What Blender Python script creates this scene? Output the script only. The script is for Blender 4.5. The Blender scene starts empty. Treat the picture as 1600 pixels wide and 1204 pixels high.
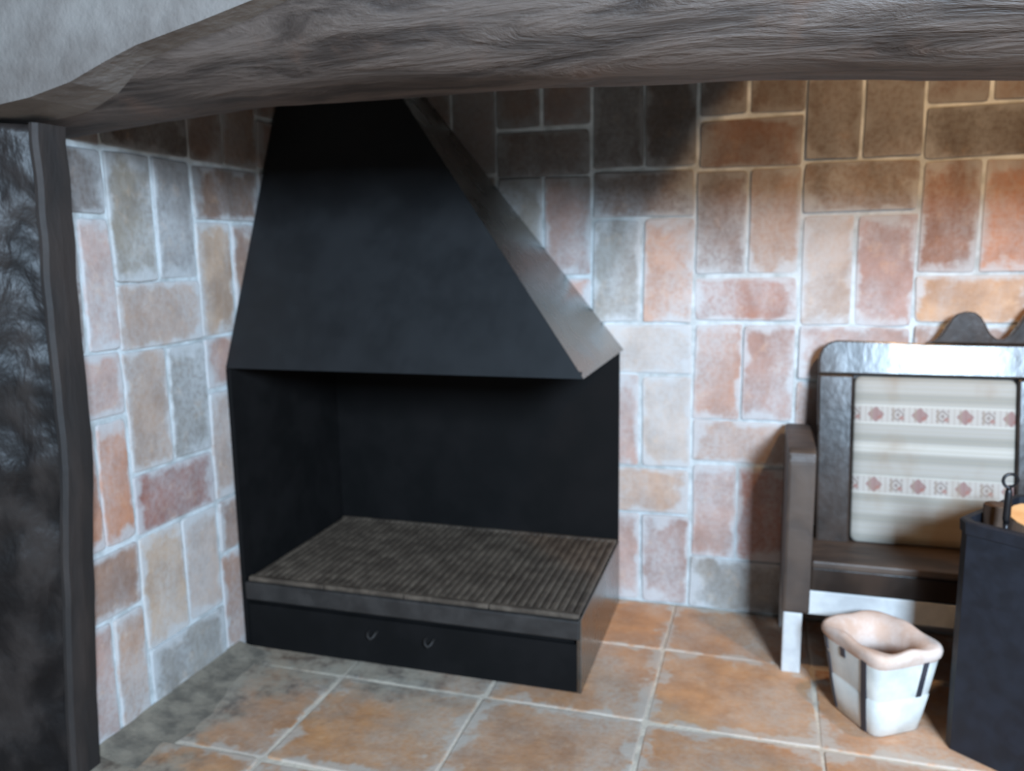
import bpy, bmesh, math, random
from mathutils import Vector, Matrix, noise as mnoise

S = bpy.context.scene
COL = S.collection
rnd = random.Random(7)

# ------------------------------------------------------------------ camera
cam_d = bpy.data.cameras.new('camera')
cam = bpy.data.objects.new('camera', cam_d)
COL.objects.link(cam)
S.camera = cam
D, H = 2.98747, 1.35
right = Vector((0.95636299, 0.29176116, -0.01566066)).normalized()
down = Vector((0.03261935, -0.15987977, -0.98659740)).normalized()
fwd = Vector((-0.29035463, 0.94303440, -0.16242015)).normalized()
rot = Matrix((right, -down, -fwd)).transposed()
cam.matrix_world = Matrix.Translation((0, -D, H)) @ rot.to_4x4()
cam_d.sensor_fit = 'HORIZONTAL'
cam_d.sensor_width = 36.0
cam_d.lens = 36.0 * 1266.603 / 1600.0
cam_d.clip_start = 0.02
cam_d.dof.use_dof = True
cam_d.dof.focus_distance = 1.1
cam_d.dof.aperture_fstop = 4.0

# ------------------------------------------------------------------ world
W = bpy.data.worlds.new('world')
S.world = W
W.use_nodes = True
wb = W.node_tree.nodes['Background']
wb.inputs['Color'].default_value = (0.50, 0.56, 0.66, 1)
wb.inputs['Strength'].default_value = 0.055

# ------------------------------------------------------------------ lights
def area(name, loc, target, sx, sy, power, color):
    d = bpy.data.lights.new(name, 'AREA')
    d.shape = 'RECTANGLE'
    d.size, d.size_y = sx, sy
    d.energy, d.color = power, color
    o = bpy.data.objects.new(name, d)
    COL.objects.link(o)
    o.location = loc
    o.rotation_euler = (Vector(target) - Vector(loc)).to_track_quat('-Z', 'Y').to_euler()
    return o

# daylight from a high window of the room behind the camera, to its right
area('window_daylight', (1.44, -4.4, 2.22), (-0.2, 0, 0.7), 0.72, 0.80, 420, (0.58, 0.78, 1.0))
# a warm spot lamp fixed behind the lintel, aimed at the right part of the back wall
sp = bpy.data.lights.new('warm_spot', 'SPOT')
sp.energy, sp.color = 46, (1.0, 0.62, 0.30)
sp.spot_size, sp.spot_blend = math.radians(106), 0.06
sp.shadow_soft_size = 0.04
spo = bpy.data.objects.new('warm_spot', sp)
COL.objects.link(spo)
spo.location = (0.70, -1.10, 2.2)
spo.rotation_euler = (Vector((1.0, 0.0, 1.3)) - spo.location).to_track_quat('-Z', 'Y').to_euler()

# ------------------------------------------------------------------ exposure
vs = S.view_settings
vs.view_transform = 'Standard'
vs.look = 'None'
vs.exposure = 0.0
vs.gamma = 1.0
vs.use_curve_mapping = False


# ================================================================== helpers
def lin(c):
    return c / 12.92 if c <= 0.04045 else ((c + 0.055) / 1.055) ** 2.4


def srgb(r, g, b):
    return (lin(r / 255), lin(g / 255), lin(b / 255), 1)


def link(name, bm, mat, parent=None, smooth=False):
    bmesh.ops.recalc_face_normals(bm, faces=bm.faces[:])
    me = bpy.data.meshes.new(name)
    bm.to_mesh(me)
    bm.free()
    if smooth:
        for p in me.polygons:
            p.use_smooth = True
    me.materials.append(mat)
    o = bpy.data.objects.new(name, me)
    COL.objects.link(o)
    if parent is not None:
        o.parent = parent
    return o


def tag(o, label=None, cat=None, group=None, kind=None):
    if label: o['label'] = label
    if cat: o['category'] = cat
    if group: o['group'] = group
    if kind: o['kind'] = kind
    return o


def thing(name, loc, label, cat, rz=0, group=None):
    o = bpy.data.objects.new(name, None)
    o.empty_display_size = 0.1
    COL.objects.link(o)
    o.location = loc
    o.rotation_euler = (0, 0, rz)
    return tag(o, label, cat, group)


def bevel(bm, w, seg=2):
    bmesh.ops.bevel(bm, geom=bm.edges[:], offset=w, segments=seg, affect='EDGES', profile=0.6)


def box(bm, x0, x1, y0, y1, z0, z1):
    vs_ = [bm.verts.new((x, y, z)) for z in (z0, z1) for y in (y0, y1) for x in (x0, x1)]
    for f in ((0, 1, 3, 2), (4, 5, 7, 6), (0, 1, 5, 4), (2, 3, 7, 6), (0, 2, 6, 4), (1, 3, 7, 5)):
        bm.faces.new([vs_[i] for i in f])


def boxbm(x0, x1, y0, y1, z0, z1, bv=0.0, seg=2):
    bm = bmesh.new()
    box(bm, x0, x1, y0, y1, z0, z1)
    if bv: 
        bmesh.ops.recalc_face_normals(bm, faces=bm.faces[:])
        bevel(bm, bv, seg)
    return bm


def loft(bm, rings, cap0=True, cap1=True, closed=True):
    vr = [[bm.verts.new(p) for p in r] for r in rings]
    n = len(vr[0])
    for a, b in zip(vr, vr[1:]):
        for i in range(n if closed else n - 1):
            j = (i + 1) % n
            bm.faces.new((a[i], a[j], b[j], b[i]))
    if cap0: bm.faces.new(vr[0][::-1])
    if cap1: bm.faces.new(vr[-1])
    return vr


def tube(bm, pts, r, n=10, cap=True):
    pts = [Vector(p) for p in pts]
    rs = r if isinstance(r, (list, tuple)) else [r] * len(pts)
    rings = []
    u = None
    for i, p in enumerate(pts):
        t = (pts[min(i + 1, len(pts) - 1)] - pts[max(i - 1, 0)]).normalized()
        if u is None:
            u = t.orthogonal().normalized()
        else:
            u = (u - t * u.dot(t)).normalized()
        v = t.cross(u)
        rings.append([p + (u * math.cos(a) + v * math.sin(a)) * rs[i] for a in [2 * math.pi * k / n for k in range(n)]])
    loft(bm, rings, cap, cap)


def prism(bm, outline, axis, a, b):
    """extrude a 2-D outline; axis 'y': outline is (x,z); axis 'x': outline is (y,z)"""
    def P(p, t):
        return (p[0], t, p[1]) if axis == 'y' else (t, p[0], p[1])
    loft(bm, [[P(p, a) for p in outline], [P(p, b) for p in outline]])


# ================================================================== materials
class N:
    """tiny node-graph helper"""
    def __init__(self, name):
        self.m = bpy.data.materials.new(name)
        self.m.use_nodes = True
        self.t = self.m.node_tree
        self.b = self.t.nodes['Principled BSDF']

    def n(self, typ, **kw):
        nd = self.t.nodes.new(typ)
        for k, v in kw.items():
            setattr(nd, k, v)
        return nd

    def l(self, a, b):
        self.t.links.new(a, b)

    def val(self, sock, v):
        if hasattr(v, 'is_linked') or isinstance(v, bpy.types.NodeSocket):
            self.l(v, sock)
        else:
            sock.default_value = v

    def pos(self):
        return self.n('ShaderNodeNewGeometry').outputs['Position']

    def mapped(self, vec, scale=(1, 1, 1)):
        m = self.n('ShaderNodeMapping')
        self.l(vec, m.inputs['Vector'])
        m.inputs['Scale'].default_value = scale
        return m.outputs['Vector']

    def noise(self, vec, scale, detail=4, rough=0.55, dist=0.0):
        m = self.n('ShaderNodeTexNoise')
        self.l(vec, m.inputs['Vector'])
        m.inputs['Scale'].default_value = scale
        m.inputs['Detail'].default_value = detail
        m.inputs['Roughness'].default_value = rough
        m.inputs['Distortion'].default_value = dist
        return m.outputs['Fac']

    def ramp(self, fac, a, b, c0=0.0, c1=1.0):
        m = self.n('ShaderNodeMapRange')
        m.interpolation_type = 'SMOOTHSTEP'
        self.l(fac, m.inputs['Value'])
        for k, v in zip(('From Min', 'From Max', 'To Min', 'To Max'), (a, b, c0, c1)):
            m.inputs[k].default_value = v
        return m.outputs['Result']

    def math(self, op, a, b=0.0, c=0.0):
        m = self.n('ShaderNodeMath', operation=op)
        for s, v in zip(m.inputs, (a, b, c)):
            self.val(s, v)
        return m.outputs[0]

    def mix(self, fac, a, b, blend='MIX'):
        m = self.n('ShaderNodeMix', data_type='RGBA', blend_type=blend)
        self.val(m.inputs[0], fac)
        self.val(m.inputs[6], a)
        self.val(m.inputs[7], b)
        return m.outputs[2]

    def bump(self, h, strength, dist=0.01):
        m = self.n('ShaderNodeBump')
        self.l(h, m.inputs['Height'])
        m.inputs['Strength'].default_value = strength
        m.inputs['Distance'].default_value = dist
        self.l(m.outputs[0], self.b.inputs['Normal'])

    def done(self, color, rough=0.8, metallic=0.0, spec=0.5):
        self.val(self.b.inputs['Base Color'], color)
        self.val(self.b.inputs['Roughness'], rough)
        self.b.inputs['Metallic'].default_value = metallic
        self.b.inputs['Specular IOR Level'].default_value = spec
        return self.m


def mat_tile(name, chalk_col, chalk_amt, edge_w, rough, streak):
    g = N(name)
    info = g.n('ShaderNodeObjectInfo')
    base = info.outputs['Color']
    rv = info.outputs['Random']
    pos = g.pos()
    off = g.n('ShaderNodeVectorMath', operation='ADD')
    g.l(pos, off.inputs[0])
    rr = g.n('ShaderNodeCombineXYZ')
    g.l(g.math('MULTIPLY', rv, 31.0), rr.inputs[0])
    g.l(g.math('MULTIPLY', rv, 17.0), rr.inputs[1])
    g.l(rr.outputs[0], off.inputs[1])
    p2 = off.outputs[0]
    # blotchy firing colours
    n1 = g.noise(p2, 9.0, 5, 0.6)
    c = g.mix(g.ramp(n1, 0.32, 0.70), g.mix(0.75, base, (0.55, 0.50, 0.46, 1), 'MULTIPLY'), base)
    n2 = g.noise(p2, 22.0, 4, 0.65)
    c = g.mix(g.ramp(n2, 0.52, 0.78, 0, 0.55), c, g.mix(0.6, base, (0.72, 0.42, 0.22, 1)))
    # chalky lime bloom, in patches and streaks that run through neighbouring tiles
    n3 = g.noise(g.mapped(pos, streak), 3.2, 6, 0.62, 0.4)
    bloom = g.ramp(n3, 0.32, 0.70, 0.14, chalk_amt)
    n4 = g.noise(pos, 60.0, 3, 0.6)
    bloom = g.math('MULTIPLY', bloom, g.ramp(n4, 0.25, 0.65, 0.55, 1.0))
    c = g.mix(bloom, c, chalk_col)
    # mortar smeared over the tile's own edges
    gen = g.n('ShaderNodeTexCoord').outputs['Generated']
    sep = g.n('ShaderNodeSeparateXYZ')
    g.l(gen, sep.inputs[0])
    ex = g.math('MINIMUM', sep.outputs[0], g.math('SUBTRACT', 1.0, sep.outputs[0]))
    ey = g.math('MINIMUM', sep.outputs[1], g.math('SUBTRACT', 1.0, sep.outputs[1]))
    e = g.math('MINIMUM', ex, ey)
    n5 = g.noise(p2, 11.0, 4, 0.6)
    e = g.math('SUBTRACT', e, g.math('MULTIPLY', g.math('SUBTRACT', n5, 0.42), 0.55))
    smear = g.ramp(e, edge_w * 1.6, -0.05, 0, 0.7)
    c = g.mix(smear, c, chalk_col)
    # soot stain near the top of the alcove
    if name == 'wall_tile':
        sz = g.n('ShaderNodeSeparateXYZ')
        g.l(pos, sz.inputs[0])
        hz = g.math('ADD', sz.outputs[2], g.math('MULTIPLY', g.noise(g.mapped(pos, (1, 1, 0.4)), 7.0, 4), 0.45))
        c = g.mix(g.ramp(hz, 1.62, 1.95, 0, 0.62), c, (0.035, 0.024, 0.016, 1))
    if name == 'floor_tile':
        # ash and mortar dust trodden into the floor before the hearth box
        sx = g.n('ShaderNodeSeparateXYZ')
        g.l(pos, sx.inputs[0])
        nz = g.math('MULTIPLY', g.math('SUBTRACT', g.noise(pos, 6.0, 5, 0.65), 0.5), 0.9)
        ay = g.ramp(g.math('ADD', sx.outputs[1], nz), -1.06, -0.78)
        ax = g.ramp(g.math('ADD', sx.outputs[0], nz), -0.60, -1.10)
        al = g.ramp(g.math('ADD', sx.outputs[0], nz), -1.35, -1.60)
        ash = g.math('MULTIPLY', g.math('MAXIMUM', g.math('MULTIPLY', ay, ax), al), 0.85)
        ac = g.mix(g.ramp(g.noise(pos, 9.0, 5, 0.7), 0.42, 0.68), srgb(156, 146, 130), srgb(70, 64, 60))
        c = g.mix(ash, c, ac)
    g.bump(g.math('ADD', n2, g.math('MULTIPLY', n4, 0.5)), 0.35, 0.006)
    return g.done(c, rough)


CHALK = srgb(196, 196, 196)
M_TILE = mat_tile('wall_tile', CHALK, 0.78, 0.055, 0.85, (1.0, 1.0, 0.45))
M_FLOOR = mat_tile('floor_tile', srgb(192, 182, 170), 0.72, 0.02, 0.6, (1, 1, 1))


def mat_mortar(name, c0, c1, soot):
    g = N(name)
    pos = g.pos()
    n = g.noise(pos, 14.0, 5, 0.6)
    n2 = g.noise(pos, 90.0, 3, 0.6)
    c = g.mix(g.ramp(n, 0.35, 0.68), c0, c1)
    g.bump(g.math('ADD', n, g.math('MULTIPLY', n2, 0.4)), 0.6, 0.008)
    return g.done(c, 0.92)


M_MORTAR = mat_mortar('lime_mortar', srgb(205, 208, 208), srgb(170, 172, 170), True)
M_FMORTAR = mat_mortar('floor_mortar', srgb(214, 198, 178), srgb(186, 172, 156), False)
M_DIRT = mat_mortar('grey_mortar_dirt', srgb(140, 128, 112), srgb(98, 90, 80), False)


def mat_plaster():
    g = N('plaster')
    pos = g.pos()
    n = g.noise(pos, 5.0, 5, 0.6)
    n2 = g.noise(pos, 26.0, 4, 0.6)
    c = g.mix(g.ramp(n, 0.3, 0.7), srgb(136, 128, 122), srgb(106, 96, 90))
    g.bump(g.math('ADD', n, g.math('MULTIPLY', n2, 0.35)), 0.4, 0.03)
    return g.done(c, 0.9)


M_PLASTER = mat_plaster()


def mat_old_beam():
    g = N('old_timber')
    pos = g.pos()
    n = g.noise(g.mapped(pos, (0.8, 5, 5)), 3.6, 6, 0.65, 0.6)
    n2 = g.noise(pos, 7.0, 4, 0.6)
    c = g.mix(g.ramp(n, 0.32, 0.66), srgb(50, 40, 35), srgb(96, 82, 74))
    c = g.mix(g.ramp(n2, 0.55, 0.75, 0, 0.45), c, srgb(106, 80, 66))
    g.bump(n, 0.9, 0.02)
    return g.done(c, 0.62)


M_BEAM = mat_old_beam()


def mat_dark_wood(name, base, alt, rough, bump, scale, stretch, spec=0.6):
    g = N(name)
    oc = g.n('ShaderNodeTexCoord').outputs['Object']
    n = g.noise(g.mapped(oc, stretch), scale, 4, 0.5, 0.2)
    n2 = g.noise(oc, scale * 5, 3, 0.6)
    c = g.mix(g.ramp(n, 0.35, 0.68), base, alt)
    g.bump(g.math('ADD', n, g.math('MULTIPLY', n2, 0.05)), bump, 0.02)
    r = g.ramp(n2, 0.3, 0.8, rough - 0.02, rough + 0.03)
    return g.done(c, r, 0, spec)


M_POST = mat_dark_wood('post_wood', srgb(26, 22, 21), srgb(50, 43, 40), 0.40, 0.6, 6.0, (2.2, 2.2, 1.2), 0.16)
M_JAMB = mat_dark_wood('jamb_wood', srgb(30, 23, 20), srgb(46, 36, 31), 0.75, 0.4, 7.0, (2, 2, 0.5))
M_SETTLE = mat_dark_wood('settle_wood', srgb(38, 31, 27), srgb(58, 46, 39), 0.24, 0.12, 9.0, (1.0, 1.0, 0.6), 0.34)
M_SEAT = mat_dark_wood('seat_wood', srgb(54, 43, 37), srgb(80, 64, 53), 0.55, 0.3, 6.0, (1.0, 3.0, 1.0))


def mat_metal(name, c0, c1, rough, metallic, bump=0.08, scale=6.0):
    g = N(name)
    pos = g.pos()
    n = g.noise(pos, scale, 5, 0.6)
    c = g.mix(g.ramp(n, 0.35, 0.7), c0, c1)
    g.bump(n, bump, 0.01)
    return g.done(c, g.ramp(n, 0.3, 0.7, rough - 0.05, rough + 0.08), metallic, 0.5)


M_HOOD = mat_metal('black_sheet_steel', srgb(13, 13, 15), srgb(19, 19, 21), 0.6, 0.0, 0.03)
M_STEEL = mat_metal('bare_grey_steel', srgb(132, 132, 130), srgb(152, 151, 148), 0.26, 1.0, 0.03)
M_SOOT = mat_metal('sooty_steel', srgb(14, 13, 13), srgb(21, 19, 19), 0.75, 0.0)
M_SOOT.node_tree.nodes['Principled BSDF'].inputs['Specular IOR Level'].default_value = 0.15
M_IRON = mat_metal('cast_iron', srgb(70, 59, 50), srgb(100, 86, 73), 0.55, 0.0, 0.2, 18.0)
M_LIP = mat_metal('iron_edge', srgb(38, 34, 32), srgb(52, 47, 44), 0.6, 0.0, 0.15, 14.0)
M_BIN = mat_metal('navy_painted_metal', srgb(18, 21, 29), srgb(25, 28, 38), 0.6, 0.0, 0.05, 20.0)
M_POKER = mat_metal('wrought_iron', srgb(26, 24, 26), srgb(44, 42, 44), 0.35, 0.4)
M_CHROME = mat_metal('polished_ring', srgb(150, 150, 156), srgb(190, 190, 196), 0.25, 0.8)
M_STRAP = mat_metal('dark_strap', srgb(46, 46, 54), srgb(70, 68, 74), 0.5, 0.0)


def mat_simple(name, c0, c1, scale, rough, bump=0.2, stretch=(1, 1, 1)):
    g = N(name)
    oc = g.n('ShaderNodeTexCoord').outputs['Object']
    n = g.noise(g.mapped(oc, stretch), scale, 5, 0.6)
    c = g.mix(g.ramp(n, 0.35, 0.68), c0, c1)
    g.bump(n, bump, 0.008)
    return g.done(c, rough)


M_WHITE = mat_simple('whitewashed_wood', srgb(206, 206, 204), srgb(178, 178, 178), 8, 0.6)
M_POT = mat_simple('white_glazed_clay', srgb(232, 230, 222), srgb(204, 204, 198), 9, 0.5)
M_RIM = mat_simple('bare_clay_rim', srgb(222, 202, 190), srgb(206, 174, 154), 14, 0.75)
M_POTIN = mat_simple('planter_inside', srgb(150, 118, 96), srgb(112, 84, 66), 12, 0.85)
M_BARK = mat_simple('bark', srgb(74, 58, 46), srgb(48, 38, 32), 26, 0.9, 0.8, (1, 1, 0.3))
M_ENDGRAIN = mat_simple('log_end', srgb(236, 186, 130), srgb(222, 160, 100), 8, 0.8)
M_ENDDARK = mat_simple('dark_log_end', srgb(96, 74, 56), srgb(66, 50, 40), 20, 0.85)


def mat_cloth(width, height):
    """woven cloth; u,v = object x,z with 0,0 at the lower left corner"""
    g = N('patterned_cloth')
    oc = g.n('ShaderNodeTexCoord').outputs['Object']
    sep = g.n('ShaderNodeSeparateXYZ')
    g.l(oc, sep.inputs[0])
    u, v = sep.outputs[0], sep.outputs[2]
    base = srgb(166, 160, 152)
    c = base
    # soft horizontal stripes
    s = g.math('SINE', g.math('MULTIPLY', v, 95.0))
    s2 = g.math('SINE', g.math('MULTIPLY', v, 410.0))
    c = g.mix(g.ramp(s, -0.2, 0.9, 0, 0.6), c, srgb(136, 132, 122))
    mid = g.math('MULTIPLY', g.ramp(v, 0.295, 0.305), g.ramp(v, 0.335, 0.325))
    c = g.mix(g.math('MULTIPLY', mid, 0.7), c, srgb(194, 188, 178))
    c = g.mix(g.ramp(s2, 0.0, 1.0, 0, 0.35), c, srgb(160, 152, 136))

    def band(lo, hi):
        return g.math('MULTIPLY', g.ramp(v, lo, lo + 0.004), g.ramp(v, hi, hi - 0.004))

    def frac(x):
        return g.math('FRACT', x)
    for v0, v1 in ((0.395, 0.452), (0.165, 0.222)):
        bm_ = band(v0, v1)
        c = g.mix(bm_, c, srgb(176, 168, 160))
        for edge in (v0, v1):
            ln = g.math('LESS_THAN', g.math('ABSOLUTE', g.math('SUBTRACT', v, edge)), 0.0022)
            c = g.mix(g.math('MULTIPLY', ln, 0.35), c, srgb(226, 222, 210))
        tk = g.math('MULTIPLY', g.math('LESS_THAN', frac(g.math('DIVIDE', u, 0.0164)), 0.28), bm_)
        c = g.mix(g.math('MULTIPLY', tk, 0.4), c, srgb(150, 138, 128))
        vc = g.math('SUBTRACT', v, (v0 + v1) / 2)
        av = g.math('ABSOLUTE', vc)
        for period, phase, rad, kind, col in ((0.1315, 0.0, 0.021, 'star', srgb(120, 62, 62)),
                                              (0.1315, 0.5, 0.019, 'block', srgb(112, 96, 92)),
                                              (0.06575, 0.32, 0.009, 'small', srgb(150, 98, 88)),
                                              (0.06575, 0.70, 0.010, 'bar', srgb(146, 130, 116))):
            uu = g.math('MULTIPLY', g.math('SUBTRACT', frac(g.math('ADD', g.math('DIVIDE', u, period), phase)), 0.5), period)
            au = g.math('ABSOLUTE', uu)
            if kind == 'star':
                d = g.math('MINIMUM', g.math('MAXIMUM', au, g.math('MULTIPLY', av, 2.6)),
                           g.math('MINIMUM', g.math('MAXIMUM', av, g.math('MULTIPLY', au, 2.6)),
                                  g.math('MULTIPLY', g.math('ADD', au, av), 0.82)))
            elif kind == 'block':
                d = g.math('MAXIMUM', au, av)
            elif kind == 'small':
                d = g.math('ADD', au, g.math('ABSOLUTE', g.math('ADD', vc, 0.010)))
            else:
                d = g.math('MAXIMUM', g.math('MULTIPLY', au, 2.4), g.math('MULTIPLY', av, 0.5))
            k = g.math('MULTIPLY', g.math('LESS_THAN', d, rad), bm_)
            if kind == 'block':
                k = g.math('MULTIPLY', k, g.math('GREATER_THAN', g.math('SINE', g.math('MULTIPLY', g.math('ADD', au, av), 420.0)), -0.2))
            c = g.mix(g.math('MULTIPLY', k, 0.6), c, col)
    # an old tea-coloured stain
    n = g.noise(g.mapped(oc, (1, 1, 0.7)), 5.5, 3, 0.5)
    c = g.mix(g.ramp(n, 0.50, 0.70, 0, 0.6), c, srgb(140, 114, 88))
    weave = g.noise(g.mapped(oc, (1, 1, 1)), 240.0, 2, 0.5)
    g.bump(weave, 0.3, 0.003)
    return g.done(c, 0.9, 0, 0.2)


# ================================================================== the room shell
XL = -1.70          # left wall's tiled face
XR = 2.05           # right wall (out of frame)
TP = 0.006          # how far a tile stands proud of the mortar


def slab(name, x0, x1, y0, y1, z0, z1, mat):
    return tag(link(name, boxbm(x0, x1, y0, y1, z0, z1), mat), kind='structure')


floor = slab('floor', -3.4, 3.4, -5.6, 0.2, -0.12, -0.004, M_FMORTAR)
wall_back = slab('wall_back', XL - 0.2, XR + 0.2, TP, 0.2, 0.0, 2.75, M_MORTAR)
wall_left = slab('wall_left', XL - 0.25, XL - TP, -1.398, TP, 0.0, 2.75, M_MORTAR)
wall_right = slab('wall_right', XR, XR + 0.25, -1.30, TP, 0.0, 2.75, M_PLASTER)
ceiling = slab('ceiling', XL - 0.25, XR + 0.25, -1.5, 0.2, 2.75, 2.9, M_PLASTER)


def make_tile(w, h, proud, name, mat, parent, jit=0.004, rad=0.012):
    """a tile lying in its own x,y plane, face towards +z, uneven outline and softened rim"""
    pts = []
    cs = [(0, 0), (w, 0), (w, h), (0, h)]
    cs = [(x + rnd.uniform(-jit, jit), y + rnd.uniform(-jit, jit)) for x, y in cs]
    for i in range(4):
        p, q, r = Vector(cs[i - 1]), Vector(cs[i]), Vector(cs[(i + 1) % 4])
        rr = rad * rnd.uniform(0.5, 1.7)
        a = q + (p - q).normalized() * rr
        b = q + (r - q).normalized() * rr
        m = (a + b) / 2 * 0.45 + q * 0.55
        pts += [a, m, b]
        mid = (q + r) / 2
        nrm = Vector(((r - q).y, -(r - q).x)).normalized()
        pts.append(mid + nrm * rnd.uniform(-jit, jit) * 0.8)
    c = Vector((w / 2, h / 2))
    tilt = (rnd.uniform(-1, 1) * 0.0025, rnd.uniform(-1, 1) * 0.0025)

    def ring(ins, z):
        out = []
        for p in pts:
            d = (c - p)
            q = p + Vector((math.copysign(min(ins, abs(d.x)), d.x), math.copysign(min(ins, abs(d.y)), d.y)))
            zz = z + (((q.x - c.x) * tilt[0] / w + (q.y - c.y) * tilt[1] / h) * 2 if z > 0 else 0)
            out.append((q.x, q.y, zz))
        return out
    bm = bmesh.new()
    loft(bm, [ring(0, -0.010), ring(0, proud - 0.004), ring(0.0018, proud - 0.0012), ring(0.005, proud)], False, True)
    o = link(name, bm, mat, parent)
    return o


PAL = [srgb(186, 144, 120), srgb(176, 130, 104), srgb(170, 122, 94), srgb(180, 140, 122), srgb(162, 124, 102),
       srgb(190, 150, 128), srgb(156, 118, 96), srgb(178, 134, 104)]
PINK, BROWN, DARK, ORANGE, GREY, RED, PALE = (srgb(186, 142, 124), srgb(122, 84, 58), srgb(92, 66, 48), srgb(206, 122, 58),
                                               srgb(140, 128, 114), srgb(134, 58, 40), srgb(200, 178, 162))
# colours read off the photograph for tiles that stand out: (column, course, piece)
BACK_SPECIAL = {
    (2, 6, 0): BROWN, (2, 5, 0): GREY, (2, 5, 1): srgb(164, 124, 108), (2, 4, 0): srgb(206, 150, 126),
    (3, 6, 0): DARK, (3, 6, 1): DARK, (3, 5, 0): BROWN, (3, 4, 0): GREY, (3, 4, 1): srgb(200, 142, 106), (3, 3, 0): PALE,
    (3, 2, 0): PINK, (3, 2, 1): PALE, (3, 1, 0): srgb(200, 160, 132), (3, 0, 0): PINK, (3, 0, 1): srgb(166, 124, 108),
    (4, 7, 0): BROWN, (4, 7, 1): BROWN, (4, 6, 0): srgb(150, 92, 58), (4, 5, 0): srgb(136, 96, 74), (4, 5, 1): srgb(172, 128, 98), (4, 4, 0): srgb(162, 104, 78),
    (4, 3, 0): srgb(184, 130, 102), (4, 3, 1): srgb(168, 120, 100), (4, 2, 0): srgb(190, 146, 120), (4, 1, 0): PINK, (4, 1, 1): srgb(170, 92, 54), (4, 0, 0): GREY,
    (5, 6, 0): BROWN, (5, 6, 1): BROWN, (5, 5, 0): srgb(132, 92, 56), (5, 4, 0): srgb(196, 164, 142), (5, 4, 1): srgb(176, 128, 110), (5, 3, 0): PINK,
    (6, 7, 0): srgb(140, 84, 56), (6, 6, 0): DARK, (6, 5, 0): srgb(150, 90, 50), (6, 5, 1): ORANGE, (6, 4, 0): srgb(196, 146, 104),
}
GAP = 0.011


def weave(edges, courses, place, special, skip=None):
    """basket-weave cladding: each column alternates a pair of upright tiles and one lying tile"""
    for ci, (a, b) in enumerate(zip(edges, edges[1:])):
        kind, zs = courses[ci % 2]
        for row, (z0, z1) in enumerate(zip(zs, zs[1:])):
            z0 += rnd.uniform(-0.004, 0.004) if row else 0
            spans = [(a, b)]
            if kind == 'P':
                m = (a + b) / 2 + rnd.uniform(-0.008, 0.008)
                spans = [(a, m), (m, b)]
            for k, (x0, x1) in enumerate(spans):
                if not (skip and skip(x0, x1, z0, z1)):
                    col = special.get((ci, row, k)) or rnd.choice(PAL)
                    f = rnd.uniform(0.92, 1.08)
                    place(x0 + GAP / 2, x1 - GAP / 2, z0 + GAP / 2, z1 - GAP / 2, (col[0] * f, col[1] * f, col[2] * f, 1))
            kind = 'H' if kind == 'P' else 'P'


def place_back(x0, x1, z0, z1, col):
    o = make_tile(x1 - x0, z1 - z0, TP + rnd.uniform(-0.002, 0.003), 'wall_tile', M_TILE, wall_back)
    o.color = col
    o.location = (x0, TP, z0)
    o.rotation_euler = (math.pi / 2, 0, 0)


def place_left(y0, y1, z0, z1, col):
    o = make_tile(y1 - y0, z1 - z0, TP + rnd.uniform(-0.002, 0.003), 'wall_tile', M_TILE, wall_left)
    o.color = col
    # local x -> world +y, local y -> world z, local z -> world +x
    o.matrix_world = Matrix(((0, 0, 1, XL - TP), (1, 0, 0, y0), (0, 1, 0, z0), (0, 0, 0, 1)))


BX = [-1.690, -1.330, -0.968, -0.603, -0.231, 0.124, 0.486, 0.850, 1.212, 1.575, 2.045]
# course heights of the two alternating kinds of column
C_PAIR = ('P', [0.002, 0.361, 0.543, 0.893, 1.083, 1.460, 1.633, 1.995])
C_LYING = ('H', [0.002, 0.208, 0.567, 0.734, 1.087, 1.256, 1.623, 1.793, 2.15])
weave(BX, (C_LYING, C_PAIR), place_back, BACK_SPECIAL,
      skip=lambda x0, x1, z0, z1: (x1 < -0.52 and z1 < 0.90) or z0 > 2.0)
LY = [-1.395, -1.160, -0.806, -0.450, -0.006]
LEFT_SPECIAL = {
    (0, 4, 1): DARK, (0, 3, 1): srgb(178, 148, 136), (0, 3, 0): PINK, (0, 4, 0): BROWN, (0, 2, 1): srgb(190, 152, 136), (0, 2, 0): PINK,
    (0, 1, 0): srgb(158, 116, 90), (0, 0, 1): srgb(184, 140, 110), (0, 0, 0): PINK,
    (1, 6, 0): DARK, (1, 5, 0): srgb(142, 126, 106), (1, 5, 1): srgb(134, 124, 118), (1, 4, 0): srgb(176, 142, 120), (1, 3, 0): srgb(170, 136, 112),
    (1, 3, 1): srgb(118, 106, 92), (1, 2, 0): srgb(150, 84, 62), (1, 1, 0): srgb(200, 164, 132), (1, 1, 1): srgb(198, 170, 152), (1, 0, 0): GREY,
    (2, 4, 0): srgb(178, 144, 116), (2, 3, 0): PINK, (2, 2, 0): srgb(180, 150, 132), (2, 5, 0): BROWN,
}
L_PAIR = ('P', [0.002, 0.360, 0.553, 0.915, 1.097, 1.462, 1.640, 2.0])
L_LYING = ('H', [0.002, 0.198, 0.547, 0.733, 1.090, 1.280, 1.645, 1.825, 2.18])
LEFT_SPECIAL[(0, 2, 0)] = srgb(182, 120, 84)
LEFT_SPECIAL[(0, 2, 1)] = srgb(192, 124, 84)
LEFT_SPECIAL[(0, 4, 1)] = srgb(186, 150, 136)
LEFT_SPECIAL[(0, 5, 0)] = DARK
weave(LY, (L_PAIR, L_LYING), place_left, LEFT_SPECIAL,
      skip=lambda x0, x1, z0, z1: (x0 > -0.70 and z1 < 0.90))

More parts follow.
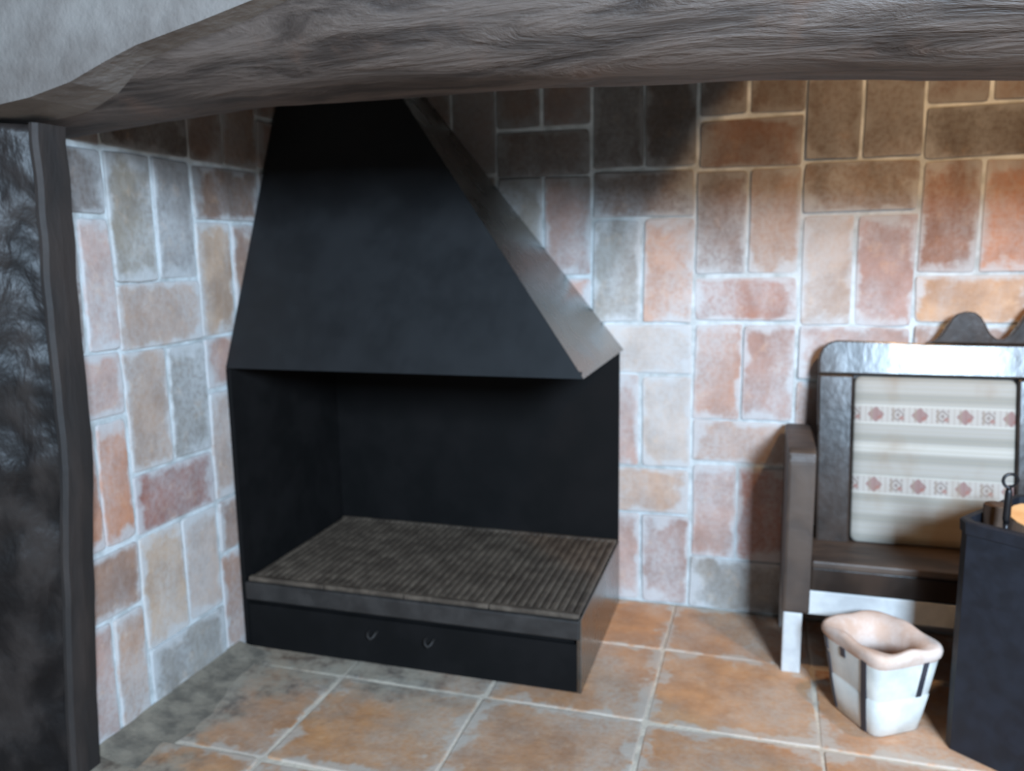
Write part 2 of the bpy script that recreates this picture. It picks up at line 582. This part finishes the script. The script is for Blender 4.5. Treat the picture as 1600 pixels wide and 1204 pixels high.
# floor tiles
FX = [-2.230, -1.745, -1.258, -0.776, -0.283, 0.197, 0.682, 1.165, 1.650, 2.135]
FY = [-2.615, -2.165, -1.715, -1.265, -0.815, -0.366, 0.004]
for i, (x0, x1) in enumerate(zip(FX, FX[1:])):
    for j, (y0, y1) in enumerate(zip(FY, FY[1:])):
        if x1 < -1.7 and y0 > -1.3:
            continue
        if x0 < -1.5 and y1 < -1.3: 
            pass
        sh = rnd.uniform(-0.012, 0.012)
        o = make_tile(x1 - x0 - 0.010, y1 - y0 - 0.010, rnd.uniform(0.0035, 0.0050), 'floor_tile', M_FLOOR, floor, 0.005, 0.012)
        c = rnd.choice([srgb(204, 140, 84), srgb(196, 132, 78), srgb(208, 146, 92), srgb(190, 132, 86), srgb(206, 136, 76)])
        o.color = c
        o.location = (x0 + 0.005, y0 + 0.005, -0.004)
# worn lime and dust that fills the floor's corner beside the left wall, a low uneven fillet
bm = bmesh.new()
NX, NY = 26, 46
vv = [[None] * (NX + 1) for _ in range(NY + 1)]
for j in range(NY + 1):
    for i in range(NX + 1):
        y = -1.40 + 0.66 * j / NY
        wdt = 0.17 + 0.06 * mnoise.noise((0, y * 5, 3.1)) 
        x = XL - 0.002 + wdt * i / NX
        t = i / NX
        z = 0.002 + 0.028 * (1 - t) ** 2 + 0.006 * mnoise.noise((x * 16, y * 16, 0)) * (1 - t) - 0.003 * t
        vv[j][i] = bm.verts.new((x, y, z))
for j in range(NY):
    for i in range(NX):
        bm.faces.new((vv[j][i], vv[j][i + 1], vv[j + 1][i + 1], vv[j + 1][i]))
tag(link('mortar_fillet', bm, M_DIRT, floor, True), kind='stuff')

# front wall: plaster above the lintel, its lower edge following the crooked trunk, and a strip left of the post
bm = bmesh.new()
curve = [(-1.735, 1.665), (-1.60, 1.672), (-1.48, 1.685), (-1.37, 1.708), (-1.28, 1.740), (-1.20, 1.765), (-1.05, 1.795), (-0.916, 1.825), (-0.70, 1.87), (-0.40, 1.92), (0.0, 1.95), (0.6, 1.96), (2.3, 1.96)]
outline = [(-2.7, 1.66)] + curve + [(2.3, 2.75), (-2.7, 2.75)]
prism(bm, outline, 'y', -1.585, -1.30)
wall_front = tag(link('wall_front', bm, M_PLASTER), kind='structure')
slab('wall_front_left', -2.7, XL - 0.012, -1.400, -1.32, 0.0, 1.655, M_PLASTER)

# ------------------------------------------------------------------ lintel beam
def lump(p, amp, sc, seed=0.0):
    return amp * mnoise.noise((p[0] * sc + seed, p[1] * sc, p[2] * sc))


bm = bmesh.new()
NB = 90
zb = [(-2.2, 1.64), (-1.713, 1.656), (-1.433, 1.680), (-1.106, 1.695), (-0.67, 1.691), (-0.123, 1.676), (0.173, 1.660), (0.441, 1.638), (1.0, 1.615), (2.3, 1.60)]


def interp(tab, x):
    for (a, b), (c, d) in zip(tab, tab[1:]):
        if x <= c:
            return b + (d - b) * (x - a) / (c - a)
    return tab[-1][1]


rings = []
for i in range(NB + 1):
    x = -2.15 + 4.35 * i / NB
    z = interp(zb, x)
    sec = [(-1.250, z + 0.000), (-1.29, z - 0.006), (-1.345, z - 0.004), (-1.40, z + 0.004), (-1.445, z + 0.020), (-1.485, z + 0.048), (-1.515, z + 0.085),
           (-1.53, z + 0.13), (-1.535, z + 0.18), (-1.525, z + 0.24), (-1.49, z + 0.30), (-1.40, z + 0.34), (-1.28, z + 0.33), (-1.235, z + 0.24), (-1.235, z + 0.12), (-1.240, z + 0.04)]
    r = []
    for (y, zz) in sec:
        k = lump((x * 0.55, y, zz), 0.030, 6.0) + lump((x * 0.8, y, zz), 0.012, 17.0, 5.0)
        if y > -1.30: k *= 0.25
        r.append((x, y - k, zz + k * 0.6))
    rings.append(r)
loft(bm, rings)
beam = tag(link('lintel_beam', bm, M_BEAM, None, True), 'rough grey-brown lintel beam of old timber spanning the top of the fireplace alcove', 'beam')

# ------------------------------------------------------------------ corner post
bm = bmesh.new()
rings = []
NP = 90
xe = [(0.0, -1.672), (0.2, -1.660), (0.65, -1.616), (0.85, -1.590), (1.05, -1.588), (1.3, -1.585), (1.603, -1.572), (1.70, -1.570)]
te_ = [(0.0, 0.21), (1.30, 0.20), (1.37, 0.135), (1.43, 0.122), (1.49, 0.124), (1.54, 0.14), (1.60, 0.19), (1.7, 0.19)]
dip = [(0.0, 0.0), (1.28, 0.0), (1.36, 1.0), (1.53, 1.0), (1.60, 0.0), (1.7, 0.0)]
ZT = 1.655
for i in range(NP + 1):
    z = 0.001 + (ZT - 0.001) * i / NP
    e = interp(xe, z) - 0.016
    te, dp = interp(te_, z), interp(dip, z)
    sec = [(e, -1.408), (e, -1.436)]
    for q in range(13):
        t = te * q / 12
        sec.append((e - 0.72 * t, -1.440 - 0.68 * t))
    sec += [(-1.95 + 0.15 * dp, -1.50 + 0.06 * dp), (-1.95 + 0.15 * dp, -1.408)]
    r = []
    for q, (x, y) in enumerate(sec):
        k = lump((x, y, z * 0.7), 0.013, 9.0, 2.0) + lump((x, y, z), 0.005, 24.0)
        if q < 3 or q > 14: k = 0
        r.append((x - k * 0.75, y + k * 0.65, z))
    rings.append(r)
loft(bm, rings)
post = tag(link('corner_post', bm, M_POST, None, True), 'dark glossy hewn wooden post standing at the left end of the alcove', 'post')
bm = bmesh.new()
rings = []
for i in range(NP + 1):
    z = 0.001 + (ZT - 0.001) * i / NP
    e = interp(xe, z) + lump((0, 0, z), 0.006, 9.0)
    rings.append([(x, y, z) for x, y in ((e, -1.404), (e, -1.44), (e - 0.003, -1.478), (e - 0.012, -1.487), (e - 0.020, -1.488), (e - 0.020, -1.404))])
loft(bm, rings)
link('jamb_board', bm, M_JAMB, post, False)['label'] = 'matt dark brown board along the inner edge'

# ================================================================== barbecue fireplace
BXL, BXR, BYF = -1.690, -0.491, -0.720
fp = thing('barbecue_fireplace', ((BXL + BXR) / 2, BYF / 2, 0), 'black steel barbecue hearth box with side and back panels in the corner', 'fireplace')
fx, fy = fp.location.x, fp.location.y


def part(name, bm, mat, parent, smooth=False, label=None):
    """bm is in world coordinates; parent is an Empty with no rotation, or a child of one with identity transform"""
    ox, oy, oz = root_loc(parent)
    bmesh.ops.translate(bm, verts=bm.verts[:], vec=(-ox, -oy, -oz))
    o = link(name, bm, mat, parent, smooth)
    if label: o['label'] = label
    return o


def root_loc(p):
    v = Vector((0, 0, 0))
    while p is not None:
        v += p.location
        p = p.parent
    return v


part('back_panel', boxbm(BXL, BXR - 0.004, -0.026, -0.008, 0.0, 0.985, 0.002), M_SOOT, fp)
part('side_panel', boxbm(BXL, BXL + 0.016, BYF, -0.022, 0.0, 0.982, 0.002), M_SOOT, fp)
part('box_side', boxbm(BXR - 0.014, BXR, BYF + 0.004, -0.022, 0.0, 0.245, 0.002), M_STEEL, fp, label='bare grey steel side sheet')
fpan = part('front_panel', boxbm(BXL + 0.016, BXR - 0.014, BYF + 0.006, BYF + 0.022, 0.0, 0.158, 0.002), M_SOOT, fp)
part('front_lip', boxbm(BXL + 0.016, BXR - 0.004, BYF - 0.004, BYF + 0.030, 0.178, 0.240, 0.005), M_LIP, fp)
part('hearth_pan', boxbm(BXL + 0.018, BXR - 0.016, BYF + 0.032, -0.024, 0.150, 0.172, 0.002), M_SOOT, fp)
for hx in (-1.194, -0.990):
    bm = bmesh.new()
    pts = [(hx - 0.014, BYF + 0.008, 0.118), (hx - 0.014, BYF - 0.012, 0.116), (hx - 0.010, BYF - 0.020, 0.108), (hx, BYF - 0.022, 0.100), (hx + 0.010, BYF - 0.020, 0.108), (hx + 0.014, BYF - 0.012, 0.116), (hx + 0.014, BYF + 0.008, 0.118)]
    tube(bm, pts, 0.0035, 8)
    part('drawer_pull', bm, M_LIP, fpan, True)

# four lift-out cast-iron grates of ribs running front to back
GX = [-1.668, -1.375, -1.083, -0.790, -0.497]
GL = ['dark cast iron grill grate against the left side panel of the hearth box',
      'dark cast iron grill grate second from the left side panel',
      'dark cast iron grill grate third from the left side panel',
      'dark cast iron ribbed grill grate at the open right edge of the hearth box']
bar_me = None
for gi in range(4):
    x0, x1 = GX[gi] + 0.002, GX[gi + 1] - 0.002
    g_ = thing('grill_grate', ((x0 + x1) / 2, -0.365, 0.172), GL[gi], 'grate', 0, 'cast iron grates on the hearth box')
    part('front_rail', boxbm(x0, x1, -0.712, -0.690, 0.2405, 0.256, 0.003), M_IRON, g_)
    part('rear_rail', boxbm(x0, x1, -0.048, -0.030, 0.2405, 0.256, 0.003), M_IRON, g_)
    for sx in (x0 + 0.004, x1 - 0.018):
        part('support_foot', boxbm(sx, sx + 0.014, -0.62, -0.10, 0.172, 0.2415, 0.002), M_SOOT, g_)
    nb = 11
    for k in range(nb):
        cx = x0 + (k + 0.5) * (x1 - x0) / nb
        if bar_me is None:
            bm = bmesh.new()
            prism(bm, [(-0.0125, 0.0), (0.0125, 0.0), (0.0115, 0.007), (0.0060, 0.0125), (-0.0060, 0.0125), (-0.0115, 0.007)], 'y', -0.325, 0.318)
            o = link('grill_bar', bm, M_IRON, g_)
            bar_me = o.data
        else:
            o = bpy.data.objects.new('grill_bar', bar_me)
            COL.objects.link(o)
            o.parent = g_
        o.location = (cx - g_.location.x, 0.0, 0.0695)

# ------------------------------------------------------------------ hood
hood = thing('fireplace_hood', (-1.1, -0.2, 0.982), 'black sloping sheet steel hood hanging over the barbecue grates', 'hood')
z0, z1 = 0.985, 1.93


def hx(z): return -0.479 - 0.80 * (z - 0.98)
def hy(z): return -0.722 + 0.44 * (z - 0.98)


def sheet(bm, quad, th, d):
    """a quad given thickness along vector d"""
    a = [Vector(p) for p in quad]
    loft(bm, [a, [p + Vector(d) * th for p in a]])


bm = bmesh.new()
sheet(bm, [(BXL, hy(z0), z0), (hx(z0), hy(z0), z0), (hx(z1), hy(z1), z1), (BXL, hy(z1), z1)], 0.006, (0, 1, 0))
part('front_sheet', bm, M_HOOD, hood)
bm = bmesh.new()
sheet(bm, [(hx(z0), hy(z0) + 0.006, z0 - 0.0), (hx(z0), -0.002, z0), (hx(z1), -0.002, z1), (hx(z1), hy(z1) + 0.006, z1)], 0.006, (-1, 0, 0))
part('side_sheet', bm, M_STEEL, hood, label='bare grey steel side of the hood')
bm = bmesh.new()
sheet(bm, [(BXL, hy(z0) + 0.006, z0), (BXL, -0.002, z0), (BXL, -0.002, z1), (BXL, hy(z1) + 0.006, z1)], 0.006, (1, 0, 0))
part('left_sheet', bm, M_HOOD, hood)
part('lower_rim', boxbm(BXL + 0.002, hx(z0) - 0.008, hy(z0) + 0.008, hy(z0) + 0.026, z0 + 0.002, z0 + 0.018, 0.002), M_HOOD, hood)
part('flue', boxbm(BXL, hx(z1), hy(z1), -0.002, z1, 2.74, 0.002), M_HOOD, hood)

# ================================================================== settle (wooden bench seat)
SX0, SX1 = 0.096, 1.604
settle = thing('wooden_settle', (0.85, -0.22, 0), 'dark varnished wooden settle with cloth back panels against the tiled wall', 'bench')
LEAN = math.atan2(0.195, 0.98)


def wobble(bm, amp, sc):
    for v in bm.verts:
        v.co += Vector((lump(v.co, amp, sc), lump(v.co, amp, sc, 9), lump(v.co, amp, sc, 17)))


def sub(bm, n=2):
    bmesh.ops.subdivide_edges(bm, edges=bm.edges[:], cuts=n, use_grid_fill=True)


for name, xa, xb in (('side_panel', SX0, SX0 + 0.083), ('side_panel', SX1 - 0.083, SX1)):
    bm = bmesh.new()
    out = [(-0.415, 0.205), (-0.415, 0.700), (-0.408, 0.725), (-0.39, 0.738), (-0.34, 0.742), (-0.10, 0.742), (-0.03, 0.742), (-0.03, 0.205)]
    prism(bm, out, 'x', xa, xb)
    bmesh.ops.recalc_face_normals(bm, faces=bm.faces[:])
    bevel(bm, 0.010, 2)
    part(name, bm, M_SEAT, settle)
part('seat', boxbm(SX0 + 0.083, SX1 - 0.083, -0.418, -0.06, 0.362, 0.386, 0.006), M_SEAT, settle)
part('front_rail', boxbm(SX0 + 0.082, SX1 - 0.082, -0.413, -0.38, 0.285, 0.3625, 0.006), M_SETTLE, settle)
part('apron', boxbm(SX0 + 0.062, SX1 - 0.062, -0.411, -0.378, 0.205, 0.2855, 0.006), M_WHITE, settle, label='whitewashed apron board')
for xa in (SX0 + 0.004, SX1 - 0.062):
    for ya in (-0.413, -0.09):
        part('leg', boxbm(xa, xa + 0.058, ya, ya + 0.055, 0.0, 0.206, 0.006), M_WHITE, settle, label='whitewashed leg')

# the leaning back: a frame in its own plane, u along x, s up the slope
back_o = Vector((0, -0.215, 0.385))
up = Vector((0, 0.195, 0.98)).normalized()
nb_ = Vector((0, 0.98, -0.195)).normalized()      # away from the sitter


def bp(u, s, d=0.0):
    return back_o + Vector((u, 0, 0)) + up * s + nb_ * d


def back_piece(outline, d0, d1, bv=0.008):
    bm = bmesh.new()
    loft(bm, [[bp(u, s, d0) for u, s in outline], [bp(u, s, d1) for u, s in outline]])
    bmesh.ops.recalc_face_normals(bm, faces=bm.faces[:])
    if bv:
        es = [e for e in bm.edges]
        bmesh.ops.bevel(bm, geom=es, offset=bv, segments=2, affect='EDGES', profile=0.6)
    return bm


def rect(u0, u1, s0, s1):
    return [(u0, s0), (u1, s0), (u1, s1), (u0, s1)]


CX = 0.85
part('back_stile', back_piece([(0.200, -0.02), (0.305, -0.02), (0.305, 0.555), (0.192, 0.555)], 0.0, 0.04), M_SETTLE, settle)
part('back_stile', back_piece([(1.395, -0.02), (1.500, -0.02), (1.508, 0.555), (1.395, 0.555)], 0.0, 0.04), M_SETTLE, settle)
part('back_stile', back_piece(rect(0.785, 0.915, -0.02, 0.555), 0.0, 0.04), M_SETTLE, settle)
top = [(0.192, 0.556), (0.192, 0.600), (0.196, 0.625), (0.207, 0.648), (0.224, 0.663), (0.250, 0.670), (0.36, 0.668), (0.47, 0.664), (0.515, 0.662)]
hump = [(0.540, 0.672), (0.560, 0.690), (0.575, 0.716), (0.588, 0.742), (0.604, 0.760), (0.630, 0.768), (0.656, 0.764), (0.674, 0.750), (0.688, 0.726), (0.702, 0.698), (0.722, 0.681),
        (0.742, 0.681), (0.762, 0.697), (0.780, 0.724), (0.797, 0.760), (0.815, 0.786), (0.835, 0.798)]
mirror = [(2 * CX - u, s) for u, s in reversed(top)]
part('crest_rail', back_piece(top + mirror, -0.004, 0.040, 0.006), M_SETTLE, settle)
# the carved crest stands on the rail, a little more upright than it
orn = [(0.515, 0.664)] + hump
orn = orn + [(2 * CX - u, s) for u, s in reversed(orn)]


def bp2(u, s, d):
    k = s - 0.664
    return bp(u, s, d - 0.16 * k)


bm = bmesh.new()
loft(bm, [[bp2(u, s, 0.0) for u, s in orn], [bp2(u, s, 0.036) for u, s in orn]])
bmesh.ops.recalc_face_normals(bm, faces=bm.faces[:])
bmesh.ops.bevel(bm, geom=bm.edges[:], offset=0.005, segments=2, affect='EDGES', profile=0.6)
part('carved_crest', bm, M_SETTLE, settle)
M_CLOTH = mat_cloth(0.48, 0.55)
for ui, (u0, u1) in enumerate(((0.305, 0.785), (0.915, 1.395))):
    # slightly domed upholstered panel, rounded corners
    bm = bmesh.new()
    w, h = u1 - u0 - 0.006, 0.548 - 0.0
    n = 24
    base = bp(u0 + 0.003, 0.004, 0.012)
    def rr(ins, z):
        pts = []
        r = 0.022
        for (cx, cy, a0) in ((w - r, r, -90), (w - r, h - r, 0), (r, h - r, 90), (r, r, 180)):
            for k in range(6):
                a = math.radians(a0 + 18 * k)
                pts.append((cx + math.cos(a) * r, cy + math.sin(a) * r))
        out = []
        for (px, py) in pts:
            px = w / 2 + (px - w / 2) * (1 - ins / (w / 2))
            py = h / 2 + (py - h / 2) * (1 - ins / (h / 2))
            out.append((px, -z, py))
        return out
    loft(bm, [rr(0, -0.02), rr(0, 0.004), rr(0.006, 0.011), rr(0.03, 0.016), rr(0.08, 0.019), rr(0.15, 0.020)])
    o = link('upholstered_panel', bm, M_CLOTH, settle, True)
    o['label'] = 'cream woven cloth with rows of reddish motifs'
    o.location = base - settle.location
    o.rotation_euler = (-LEAN, 0, 0)
part('back_board', back_piece(rect(0.21, 1.49, 0.0, 0.60), 0.041, 0.052, 0.0), M_SEAT, settle)

# ================================================================== planter
planter = thing('clay_planter', (0.357, -0.612, 0.0015), 'white square planter with bare clay rim and dark straps on floor by settle', 'planter', math.radians(33))


def sq(hw, z, p=7.0, n=56, sc=0.0, mod=None):
    out = []
    for k in range(n):
        a = 2 * math.pi * k / n
        c, s = math.cos(a), math.sin(a)
        r = hw / ((abs(c) ** p + abs(s) ** p) ** (1 / p))
        zz = z + (mod(a) if mod else 0)
        out.append((r * c * 0.98, r * s * 1.12, zz))
    return out


def scal(a):
    return 0.003 * math.cos(4 * a) + 0.003 * math.sin(7 * a)


bm = bmesh.new()
loft(bm, [sq(0.076, 0.0), sq(0.082, 0.004), sq(0.090, 0.05), sq(0.099, 0.112), sq(0.0965, 0.116), sq(0.0985, 0.121), sq(0.105, 0.17), sq(0.112, 0.225), sq(0.113, 0.236), sq(0.100, 0.238),
          sq(0.092, 0.2), sq(0.072, 0.03)])
part_b = link('body', bm, M_POT, planter, True)
bm = bmesh.new()
vr = loft(bm, [sq(0.1135, 0.226), sq(0.118, 0.236, mod=scal), sq(0.1195, 0.250, mod=scal), sq(0.116, 0.262, mod=scal), sq(0.108, 0.264, mod=scal), sq(0.094, 0.256, 2.6, mod=scal), sq(0.078, 0.240, 2.4), sq(0.070, 0.21, 2.4), sq(0.073, 0.158, 2.6), sq(0.090, 0.165)], False, False)
n = len(vr[0])
for i in range(n):
    j = (i + 1) % n
    bm.faces.new((vr[-1][i], vr[-1][j], vr[0][j], vr[0][i]))
link('rim', bm, M_RIM, planter, True)['label'] = 'bare pinkish clay rim'
bm = bmesh.new()
loft(bm, [sq(0.076, 0.12), sq(0.080, 0.155), sq(0.05, 0.162)])
link('soil', bm, M_POTIN, planter, True)


def strap(face, t, z0_, z1_):
    """thin strap up a face of the tapered body; face 0: -y (faces right front), 1: -x (left front)"""
    bm = bmesh.new()
    rows = []
    for k in range(7):
        z = z0_ + (z1_ - z0_) * k / 6
        hw = 0.082 + 0.017 * z / 0.112 if z < 0.116 else 0.0985 + 0.015 * (z - 0.121) / 0.115
        out = 0.003
        for_p = []
        ww = 0.0085
        for s in (-1, 1):
            tt = t + s * ww / hw
            f = (1 - abs(tt) ** 7.0) ** (1 / 7.0)
            if face == 0:
                p = Vector((tt * hw * 0.98, -f * hw * 1.12, z)); nn = Vector((0, -1, 0))
            else:
                p = Vector((-f * hw * 0.98, tt * hw * 1.12, z)); nn = Vector((-1, 0, 0))
            for_p.append((p, nn))
        (a, na), (b, nn2) = for_p
        rows.append([a + na * out, b + nn2 * out, b - nn2 * 0.004, a - na * 0.004])
    loft(bm, rows)
    link('strap', bm, M_STRAP, planter)


strap(1, 0.78, 0.01, 0.175)
strap(1, 0.80, 0.185, 0.222)
strap(1, -0.55, 0.005, 0.226)
strap(0, 0.42, 0.118, 0.226)
strap(1, 0.15, 0.196, 0.222)

# ================================================================== log bin
B0 = Vector((0.510, -0.713))
e1 = Vector((0.80, -0.60))
e2 = Vector((0.60, 0.80))
BS, BH = 0.36, 0.645
ctr = B0 + e1 * BS / 2 + e2 * BS / 2
binr = thing('log_bin', (ctr.x, ctr.y, 0.0015), 'tall navy blue metal log bin standing right of the white planter', 'bin', math.atan2(e1.y, e1.x))


def csq(hs, z, ch):
    c = hs - ch
    return [(-c, -hs, z), (c, -hs, z), (hs, -c, z), (hs, c, z), (c, hs, z), (-c, hs, z), (-hs, c, z), (-hs, -c, z)]


bm = bmesh.new()
hs = BS / 2
loft(bm, [csq(hs - 0.004, 0, 0.024), csq(hs, 0.004, 0.024), csq(hs, BH - 0.03, 0.024), csq(hs - 0.012, BH - 0.03, 0.02), csq(hs - 0.012, 0.03, 0.02)])
link('body', bm, M_BIN, binr)
bm = bmesh.new()
vr = loft(bm, [csq(hs - 0.013, BH - 0.034, 0.02), csq(hs + 0.004, BH - 0.034, 0.026), csq(hs + 0.006, BH - 0.004, 0.027), csq(hs + 0.002, BH, 0.026), csq(hs - 0.014, BH, 0.02)], False, False)
for i in range(8):
    j = (i + 1) % 8
    bm.faces.new((vr[-1][i], vr[-1][j], vr[0][j], vr[0][i]))
link('top_band', bm, M_BIN, binr)


def log(top_pt, axis, length, r, label, endmat, seed):
    ax = Vector(axis).normalized()
    basep = Vector(top_pt) - ax * length
    t = thing('firewood_log', basep, label, 'log', 0)
    t.rotation_euler = ax.to_track_quat('Z', 'Y').to_euler()
    bm = bmesh.new()
    rings = []
    n = 20
    for k in range(9):
        z = length * k / 8
        rings.append([(r * (1 + 0.07 * mnoise.noise((math.cos(a) * 1.5 + seed, math.sin(a) * 1.5, z * 6))) * math.cos(a),
                       r * (1 + 0.07 * mnoise.noise((math.cos(a) * 1.5 + seed, math.sin(a) * 1.5, z * 6))) * math.sin(a), z) for a in [2 * math.pi * q / n for q in range(n)]])
    loft(bm, rings)
    link('bark', bm, M_BARK, t, True)
    bm = bmesh.new()
    top_r = [(x * 0.94, y * 0.94, length) for x, y, z in rings[-1]]
    loft(bm, [top_r, [(x, y, length + 0.003) for x, y, z in top_r]])
    link('cut_end', bm, endmat, t)
    return t


log((0.715, -0.685, 0.655), (0.02, -0.14, 1.0), 0.615, 0.088, 'thick log with a pale orange cut end inside the navy bin', M_ENDGRAIN, 1.0)
log((0.609, -0.651, 0.672), (-0.03, -0.03, 1.0), 0.632, 0.029, 'thin dark log poking above the left rim of the navy bin', M_ENDDARK, 4.0)

# poker with a ring handle
pk = thing('fire_poker', (0.612, -0.742, 0.034), 'black wrought iron fire poker with ring handle standing in the navy bin', 'poker')
bm = bmesh.new()
tube(bm, [(0, 0, 0), (0, 0, 0.60), (0, 0, 0.618)], [0.005, 0.005, 0.008], 10)
link('shaft', bm, M_POKER, pk, True)
bm = bmesh.new()
tube(bm, [(0, 0, 0.616), (0, 0, 0.63), (0, 0, 0.70), (0, 0, 0.715)], [0.006, 0.0095, 0.0085, 0.005], 10)
link('grip', bm, M_POKER, pk, True)
bm = bmesh.new()
R_ = 0.017
tube(bm, [(R_ * math.sin(a), -0.002 * a, 0.715 + R_ - R_ * math.cos(a)) for a in [2 * math.pi * k / 22 for k in range(23)]], 0.004, 8)
link('ring_handle', bm, M_POKER, pk, True)
